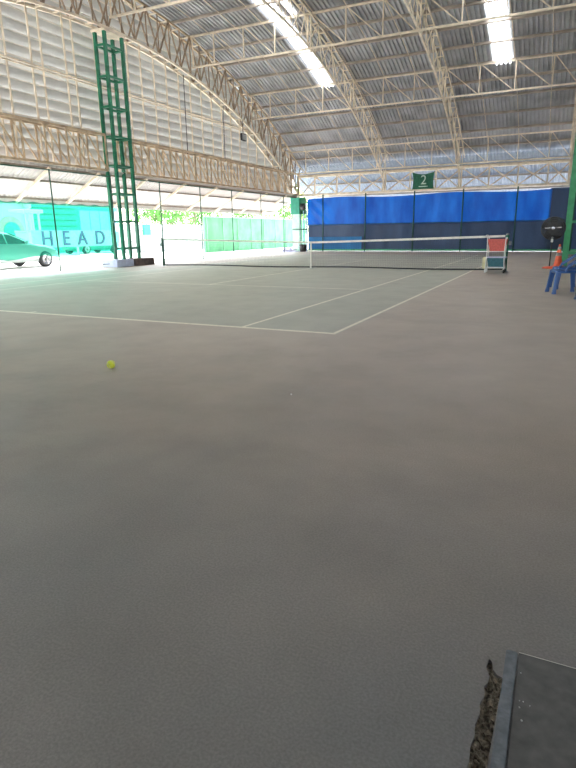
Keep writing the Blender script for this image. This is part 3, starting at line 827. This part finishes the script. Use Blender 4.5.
# corner post group
root = thing('corner_pillar', 'pale pillar with green sheet cladding on top at the far left corner', 'pillar', (-8.25, Y1-.1, 0))
bm = B(); box(bm, -8.52, -8.05, Y1-.35, Y1+.1, 0, 2.40); obj('shaft', bm, PALEG, root)
bm = B(); box(bm, -8.62, -7.98, Y1-.42, Y1+.16, 2.40, 3.45); obj('cladding', bm, SHEDG, root)
bm = B(); box(bm, -7.975, -7.58, Y1-.3, Y1-.22, 2.40, 3.45); obj('side_panel', bm, GREEN, root)
root = thing('stay_frame', 'blue and white upright poles between the corner pillar and the blue tarpaulin', 'frame', (-7.75, Y1-.35, 0))
for x, m_ in ((-7.90, DGREEN), (-7.70, SKYBL), (-7.50, SKYBL)):
    bm = B(); tube(bm, [(x, Y1-.35, 0), (x, Y1-.35, 2.6)], .045, 8); obj('pole', bm, m_, root, True)
bm = B(); tube(bm, [(-8.5, Y1-.45, 1.42), (-7.4, Y1-.45, 1.42)], .04, 8); obj('cross_rail', bm, DGREEN, root, True)
root = thing('wall_fan', 'small dark round fan mounted high in the far left corner', 'fan', (-7.65, Y1-.5, 2.8))
bm = B(); lathe(bm, [(0, -.08), (.2, -.06), (.22, 0), (.2, .06), (0, .08)], (-7.68, Y1-.55, 2.85), 20, 'y'); obj('cage', bm, BLACK, root, True)
bm = B(); bar(bm, (-7.68, Y1-.5, 2.85), (-7.68, Y1-.3, 2.75), .05); obj('bracket', bm, BROWN, root)
# clutter at the corner
bm = B(); rnd = random.Random(3)
root = thing('plastic_sheet', 'crumpled pale plastic sheet lying at the foot of the corner pillar', 'plastic sheet', (-8.5, 27.6, 0))
g = []
for i in range(19):
    c = []
    for j in range(9):
        e = min(i, 18-i)/9; e2 = min(j, 8-j)/4
        c.append(bm.verts.new((-9.1+1.35*i/18, 27.2+.8*j/8, .005+.3*rnd.random()*min(1, e*1.5)*min(1, e2*1.5))))
    g.append(c)
for i in range(18):
    for j in range(8): bm.faces.new((g[i][j], g[i+1][j], g[i+1][j+1], g[i][j+1]))
obj('sheet', bm, LILAC, root)
root = thing('low_bin', 'small black bin standing on the floor beside the corner poles', 'bin', (-7.5, 27.9, 0))
bm = B(); lathe(bm, [(.17, 0), (.2, .02), (.24, .42), (.22, .42), (.17, .05), (0, .05)], (-7.5, 27.9, 0), 16); obj('tub', bm, BLACK, root, True)
bm = B(); lathe(bm, [(.25, .40), (.25, .45), (.1, .48), (0, .48)], (-7.5, 27.9, 0), 16); obj('lid', bm, BLACK, root, True)

# ------------------------------------------------------------------ tennis net
NY = 11.885
def ntop(x): return .914+(1.07-.914)*(abs(x)/6.4)**1.1
root = thing('tennis_net', 'long tennis net with white top tape stretched across the court', 'net', (0, NY, 0))
bm = B(); m2 = B(); n = 64
xs = [-6.36+12.72*i/n for i in range(n+1)]
for a, b in zip(xs, xs[1:]):
    for (y0, y1) in ((NY-.018, NY+.018),):
        za, zb = ntop(a), ntop(b)
        p = [(a, y0, za-.055), (b, y0, zb-.055), (b, y1, zb-.055), (a, y1, za-.055), (a, y0, za+.01), (b, y0, zb+.01), (b, y1, zb+.01), (a, y1, za+.01)]
        vs = [bm.verts.new(q) for q in p]
        for f_ in ((3, 2, 1, 0), (4, 5, 6, 7), (0, 1, 5, 4), (2, 3, 7, 6)): bm.faces.new([vs[i] for i in f_])
bmesh.ops.remove_doubles(bm, verts=bm.verts[:], dist=1e-4)
obj('top_tape', bm, TAPE, root)
# the net itself: thin cords
for i in range(213):
    x = -6.36+.06*i; z1 = ntop(x)-.05
    bar(m2, (x, NY, .07), (x, NY, z1), .0022)
for k in range(15):
    for a, b in zip(xs[::4], xs[4::4]):
        t = k/15; bar(m2, (a, NY, .07+(ntop(a)-.12)*t), (b, NY, .07+(ntop(b)-.12)*t), .0022)
o = obj('netting', m2, CORD, root); o['kind'] = 'stuff'
bm = B()
for a, b in zip(xs, xs[1:]):
    za, zb = .055+.015*math.sin(a*1.1), .055+.015*math.sin(b*1.1)
    bar(bm, (a, NY, za), (b, NY, zb), .02, .045)
obj('bottom_band', bm, CORD, root)
bm = B(); box(bm, -.025, .025, NY-.022, NY+.022, .01, .90); obj('centre_strap', bm, TAPE, root)
bm = B(); box(bm, -.07, .07, NY-.05, NY+.05, .0, .012); obj('strap_anchor', bm, GREYM, root)
def npost(x, label):
    root = thing('net_post', label, 'post', (x, NY, 0))
    bm = B(); tube(bm, [(x, NY, 0), (x, NY, 1.08)], .045, 14); obj('shaft', bm, DGREEN if x < 0 else GREEN, root, True)
    bm = B(); lathe(bm, [(.05, 1.07), (.055, 1.09), (.04, 1.12), (0, 1.13)], (x, NY, 0), 14); obj('cap', bm, GREYM, root, True)
    s = 1 if x > 0 else -1
    bm = B(); box(bm, x+s*.04, x+s*.12, NY-.03, NY+.03, .78, .9); bevel(bm, .01, 1); obj('winch', bm, GREYM, root)
    bm = B(); lathe(bm, [(.10, 0), (.10, .012), (.06, .02), (0, .02)], (x, NY, 0), 16); obj('foot_plate', bm, GREYM if x > 0 else WHITE, root, True)
npost(-6.43, 'dark net post at the left end of the tennis net')
npost(6.43, 'green net post at the right end of the tennis net beside the ball cart')

# ------------------------------------------------------------------ ball cart
cx, cy = 6.2, 11.35
root = thing('ball_cart', 'wheeled ball cart with red basket above a teal crate beside the right net post', 'cart', (cx, cy, 0))
for sx_ in (-.26, .26):
    for sy in (-.2, .2):
        bm = B(); tube(bm, [(cx+sx_, cy+sy, .08), (cx+sx_*.92, cy+sy, .55), (cx+sx_*.98, cy+sy, 1.02)], .014, 8); obj('frame_post', bm, WHITE, root, True)
        bm = B(); lathe(bm, [(0, -.02), (.05, -.02), (.055, 0), (.05, .02), (0, .02)], (cx+sx_, cy+sy, .055), 16, 'x'); obj('wheel', bm, WHITE if sx_ < 0 else RUBBER, root, True)
bm = B()
for z in (.16, .62):
    for a, b in (((-.26, -.2), (.26, -.2)), ((.26, -.2), (.26, .2)), ((.26, .2), (-.26, .2)), ((-.26, .2), (-.26, -.2))):
        bar(bm, (cx+a[0], cy+a[1], z), (cx+b[0], cy+b[1], z), .022)
obj('frame_rail', bm, WHITE, root)
def basket(name, m, z0, z1, w0, w1, d0, d1, xo=0, rim=None):
    bm = B(); t = .012
    def ring(w, d, z): return [bm.verts.new(p) for p in ((cx+xo-w, cy-d, z), (cx+xo+w, cy-d, z), (cx+xo+w, cy+d, z), (cx+xo-w, cy+d, z))]
    rs = [ring(w0, d0, z0), ring(w1, d1, z1), ring(w1-t, d1-t, z1), ring(w0-t, d0-t, z0+t)]
    for a, b in zip(rs, rs[1:]):
        for k in range(4): bm.faces.new((a[k], a[(k+1) % 4], b[(k+1) % 4], b[k]))
    bm.faces.new(rs[0][::-1]); bm.faces.new(rs[-1])
    # ribs
    for k in range(7):
        xk = -1+2*k/6
        bar(bm, (cx+xo+xk*w0*.97, cy-d0-.004, z0), (cx+xo+xk*w1*.97, cy-d1-.004, z1), .01)
    bo = obj(name, bm, m, root)
    if rim:
        bm = B()
        for a, b in (((-1, -1), (1, -1)), ((1, -1), (1, 1)), ((1, 1), (-1, 1)), ((-1, 1), (-1, -1))):
            bar(bm, (cx+xo+a[0]*w1, cy+a[1]*d1, z1), (cx+xo+b[0]*w1, cy+b[1]*d1, z1), .03)
        obj('rim', bm, rim, bo)
basket('red_basket', REDB, .63, .97, .19, .27, .15, .2, .02)
basket('crate', TEALB, .18, .45, .21, .26, .16, .2, .03, LILAC)
bm = B(); box(bm, cx-.36, cx-.25, cy-.16, cy+.1, .12, .46); bevel(bm, .02, 2); obj('side_tray', bm, YELP, root)
bm = B(); tube(bm, [(cx-.24, cy-.2, 1.0), (cx-.30, cy-.2, 1.08), (cx-.30, cy+.2, 1.08), (cx-.24, cy+.2, 1.0)], .014, 8); obj('handle', bm, WHITE, root, True)

# tennis balls: one on the floor, several in the basket
def ball(x, y, z, r, label, group=None):
    root = thing('tennis_ball', label, 'tennis ball', (x, y, z-r), group=group)
    bm = B(); sphere(bm, (0, 0, r), r); obj('felt', bm, FELT, root, True, True)
    bm = B(); pts = []
    for k in range(49):
        t = 2*PI*k/48; a, b = .75, .25
        p = V(a*math.cos(t)+b*math.cos(3*t), a*math.sin(t)-b*math.sin(3*t), 2*math.sqrt(a*b)*math.sin(2*t)).normalized()
        p.rotate(Matrix.Rotation(.6, 3, 'X') @ Matrix.Rotation(.3, 3, 'Z'))
        pts.append(p*r*1.0+V(0, 0, r))
    tube(bm, pts, r*.045, 6, False); obj('seam', bm, WHITE, root, True, True)
    return root
b0 = ball(4.16, -2.555, .04, .040, 'bright yellow tennis ball lying alone on the open court floor')
bb = None
for k, (dx, dy) in enumerate([(-.16, -.1), (-.08, -.12), (0, -.1), (.08, -.12), (.16, -.1), (-.12, .0), (-.03, .01), (.06, 0), (.15, .02), (-.15, .1), (-.05, .11), (.05, .1), (.15, .11)]):
    p = (cx+.02+dx, cy+dy, .90+.015*(k % 3))
    if bb is None: bb = ball(*p, .034, 'yellow tennis ball among those filling the red basket of the cart', 'tennis balls in the red basket')
    else: copy_tree(bb, (p[0], p[1], p[2]-.034))

# ------------------------------------------------------------------ pedestal fan
fx, fy_, fz = 7.62, 13.75, 1.25
root = thing('pedestal_fan', 'black round pedestal fan on a thin pole behind the blue chairs', 'fan', (fx, fy_, 0))
bm = B(); tube(bm, [(fx, fy_, .03), (fx, fy_, 1.12)], .018, 10); obj('pole', bm, BLACK, root, True)
bm = B(); lathe(bm, [(.21, 0), (.22, .02), (.18, .05), (.05, .07), (0, .07)], (fx, fy_, 0), 28); obj('base', bm, ORANGE, root, True)
bm = B(); box(bm, fx-.035, fx+.035, fy_-.06, fy_-.01, .82, .99); bevel(bm, .01, 1); obj('switch_box', bm, WHITE, root)
bm = B(); lathe(bm, [(0, -.02), (.09, -.02), (.1, .05), (.08, .18), (0, .2)], (fx, fy_, fz), 20, 'y'); obj('motor', bm, BLACK, root, True)
bm = B(); Rf = .35
for rr_, yo in [(Rf, 0)]+[(Rf*s, -.12*math.sqrt(max(0, 1-s*s))-.02) for s in (.12, .25, .4, .55, .7, .85)]+[(Rf*s, .10*math.sqrt(max(0, 1-s*s))+.03) for s in (.3, .5, .7, .88)]:
    pts = [(fx+rr_*math.cos(2*PI*k/36), fy_+yo, fz+rr_*math.sin(2*PI*k/36)) for k in range(37)]
    tube(bm, pts, .009 if rr_ < Rf else .016, 5, False)
for k in range(72):
    a = 2*PI*k/72
    for sg, dd in ((-1, .13), (1, .11)):
        pts = [(fx+Rf*s*math.cos(a), fy_+sg*(dd*math.sqrt(1-s*s)+.01), fz+Rf*s*math.sin(a)) for s in (.1, .4, .7, .9, .999)]
        tube(bm, pts, .0055, 4, False)
obj('cage', bm, CAGE, root)
for k in range(5):
    a = 2*PI*k/5+.3; bm = B(); pr = []
    for s, tw in ((.06, .05), (.2, .10), (.32, .10), (.35, .06)):
        c = V(fx+s*math.cos(a), fy_-.03, fz+s*math.sin(a)); tdir = V(-math.sin(a), 0, math.cos(a))
        pr.append((c-tdir*tw+V(0, .03, 0), c+tdir*tw+V(0, -.03, 0)))
    vs = [[bm.verts.new(q) for q in p] for p in pr]
    for p, q in zip(vs, vs[1:]): bm.faces.new((p[0], p[1], q[1], q[0]))
    bmesh.ops.solidify(bm, geom=bm.faces[:], thickness=.004); obj('blade', bm, BLACK, root)
bm = B(); lathe(bm, [(0, -.155), (.05, -.15), (.055, -.14), (0, -.14)], (fx, fy_, fz), 16, 'y'); 
bar(bm, (fx-.24, fy_-.135, fz+.01), (fx+.24, fy_-.135, fz+.03), .012, .03); obj('badge_highlight', bm, CHROME, root)  # bar across the hub disc shapes its pale horizontal highlight

# ------------------------------------------------------------------ traffic cone
qx, qy = 7.86, 14.6
root = thing('traffic_cone', 'orange traffic cone with two white bands beside the pedestal fan', 'cone', (qx, qy, 0))
bm = B(); extr(bm, rrect(qx, qy, .38, .38, .05), 'z', 0, .035); obj('base', bm, ORANGE, root)
def cr_(z): return .14-(.14-.03)*(z-.035)/.70
bm = B(); lathe(bm, [(.155, .035), (.14, .05)]+[(cr_(z), z) for z in (.15, .3, .5, .65)]+[(.03, .735), (.02, .74), (0, .74)], (qx, qy, 0), 24); obj('body', bm, ORANGE, root, True)
for z0, z1 in ((.36, .46), (.57, .66)):
    bm = B(); lathe(bm, [(cr_(z0)+.003, z0), (cr_(z1)+.003, z1)], (qx, qy, 0), 24); bmesh.ops.solidify(bm, geom=bm.faces[:], thickness=.002); obj('white_band', bm, WHITE, root, True)

# ------------------------------------------------------------------ plastic chairs
def chair(loc, rot, m, label):
    """moulded stacking chair, front towards local -x, origin on the floor"""
    root = thing('plastic_chair', label, 'chair', loc, rot)
    n = 10; bm = B(); g = []
    for i in range(n+1):
        c = []
        for j in range(n+1):
            s, t = i/n, j/n; x = -.22+.44*s; hw = .225-.02*s
            y = -hw+2*hw*t
            z = .45-.018*math.sin(PI*t)*math.sin(PI*min(1, s*1.1))-.03*max(0, .15-s)/.15
            c.append(bm.verts.new((x, y, z)))
        g.append(c)
    for i in range(n):
        for j in range(n): bm.faces.new((g[i][j], g[i+1][j], g[i+1][j+1], g[i][j+1]))
    bmesh.ops.solidify(bm, geom=bm.faces[:], thickness=.02)
    # apron
    for s in (-1, 1): bar(bm, (-.21, s*.21, .425), (.21, s*.20, .425), .015, .05)
    bar(bm, (-.215, -.2, .42), (-.215, .2, .42), .015, .05)
    obj('seat', bm, m, root, True, True)
    # backrest: curved frame with slots
    bm = B()
    def bp_(t, zz):
        y = -.21+.42*t; x = .20+(zz-.43)*.5+.05*(1-(2*t-1)**2)-.0
        return V(x, y, zz)
    rows_ = 9
    def strip(t0, t1, za, zb, nn=8, th=.016):
        vs = []
        for k in range(nn+1):
            z = za+(zb-za)*k/nn
            vs.append((bm.verts.new(bp_(t0, z)), bm.verts.new(bp_(t1, z))))
        fs = [bm.faces.new((a[0], a[1], b[1], b[0])) for a, b in zip(vs, vs[1:])]
        return fs
    fs = []
    for t0, t1 in ((0, .13), (.20, .31), (.38, .47), (.53, .62), (.69, .80), (.87, 1)): fs += strip(t0, t1, .44, .76)
    for k in range(10): fs += strip(k/10, (k+1)/10, .76, .86-.02*abs(k-4.5)/4.5, 2)
    for k in range(10): fs += strip(k/10, (k+1)/10, .43, .50, 1)
    bmesh.ops.solidify(bm, geom=fs, thickness=.018)
    obj('backrest', bm, m, root, False, True)
    for sx_, sy in ((-1, -1), (-1, 1), (1, -1), (1, 1)):
        bm = B(); vs = []
        for k in range(6):
            t = k/5; w = .040*(1-t)+.026*t+.012*(t > .99)
            c = V(sx_*(.19+.055*t), sy*(.185+.045*t), .44*(1-t))
            vs.append([bm.verts.new(c+V(a*w, b*w*.75, 0)) for a, b in ((-1, -1), (1, -1), (1, 1), (-1, 1))])
        for a, b in zip(vs, vs[1:]):
            for k in range(4): bm.faces.new((a[k], a[(k+1) % 4], b[(k+1) % 4], b[k]))
        bm.faces.new(vs[0]); bm.faces.new(vs[-1][::-1]); bevel(bm, .006, 1)
        obj('leg', bm, m, root, False, True)
    for s in (-1, 1):     # low arms sweeping up into the back
        bm = B(); pts = [V(-.06, s*.215, .43), V(-.05, s*.235, .50), V(.02, s*.245, .56), (V(.15, s*.24, .65)), V(.28, s*.225, .75), V(.385, s*.195, .83)]
        for a, b in zip(pts, pts[1:]): bar(bm, a, b, .045, .022)
        obj('armrest', bm, m, root, False, True)
    return root
chair((8.05, 5.95, 0), .3, PLBLUE, 'blue plastic chair with its whole seat in view, foremost by the right edge')
chair((8.08, 6.95, 0), .3, PLBLUE, 'blue plastic chair partly hidden behind the foremost blue chair')
chair((8.58, 4.75, 0), .42, PLDBLUE, 'blue chair cut off by the right edge, nearest the camera')

# ------------------------------------------------------------------ light
world = bpy.data.worlds.new('world'); scene.world = world; world.use_nodes = True
wt = world.node_tree; wt.nodes.clear()
wo = N(wt, 'ShaderNodeOutputWorld'); bg_ = N(wt, 'ShaderNodeBackground'); sk = N(wt, 'ShaderNodeTexSky')
sk.sky_type = 'NISHITA'; sk.sun_disc = False; sk.sun_elevation = math.radians(58); sk.sun_rotation = math.radians(300)
sk.air_density = 1.2; sk.dust_density = 3.5
mixs = N(wt, 'ShaderNodeMix', data_type='RGBA'); mixs.inputs['Factor'].default_value = .45; mixs.inputs[7].default_value = (5., 5., 4.9, 1)
wt.links.new(sk.outputs['Color'], mixs.inputs[6]); wt.links.new(mixs.outputs[2], bg_.inputs['Color']); bg_.inputs['Strength'].default_value = .8
wt.links.new(bg_.outputs['Background'], wo.inputs['Surface'])
sd = bpy.data.lights.new('sun', 'SUN'); sd.energy = 5.5; sd.angle = math.radians(2); sd.color = (1, .96, .9)
so = bpy.data.objects.new('sun', sd); COL.objects.link(so)
d = V(.35, -.42, -1.0).normalized(); so.rotation_euler = d.to_track_quat('-Z', 'Y').to_euler()

scene.view_settings.view_transform = 'Standard'; scene.view_settings.look = 'None'
scene.view_settings.gamma = 1; scene.view_settings.exposure = 1.25; scene.view_settings.use_curve_mapping = False
scene.cycles.use_denoising = True
scene.cycles.max_bounces = 10; scene.cycles.diffuse_bounces = 6; scene.cycles.transparent_max_bounces = 16
scene.cycles.sample_clamp_indirect = 10
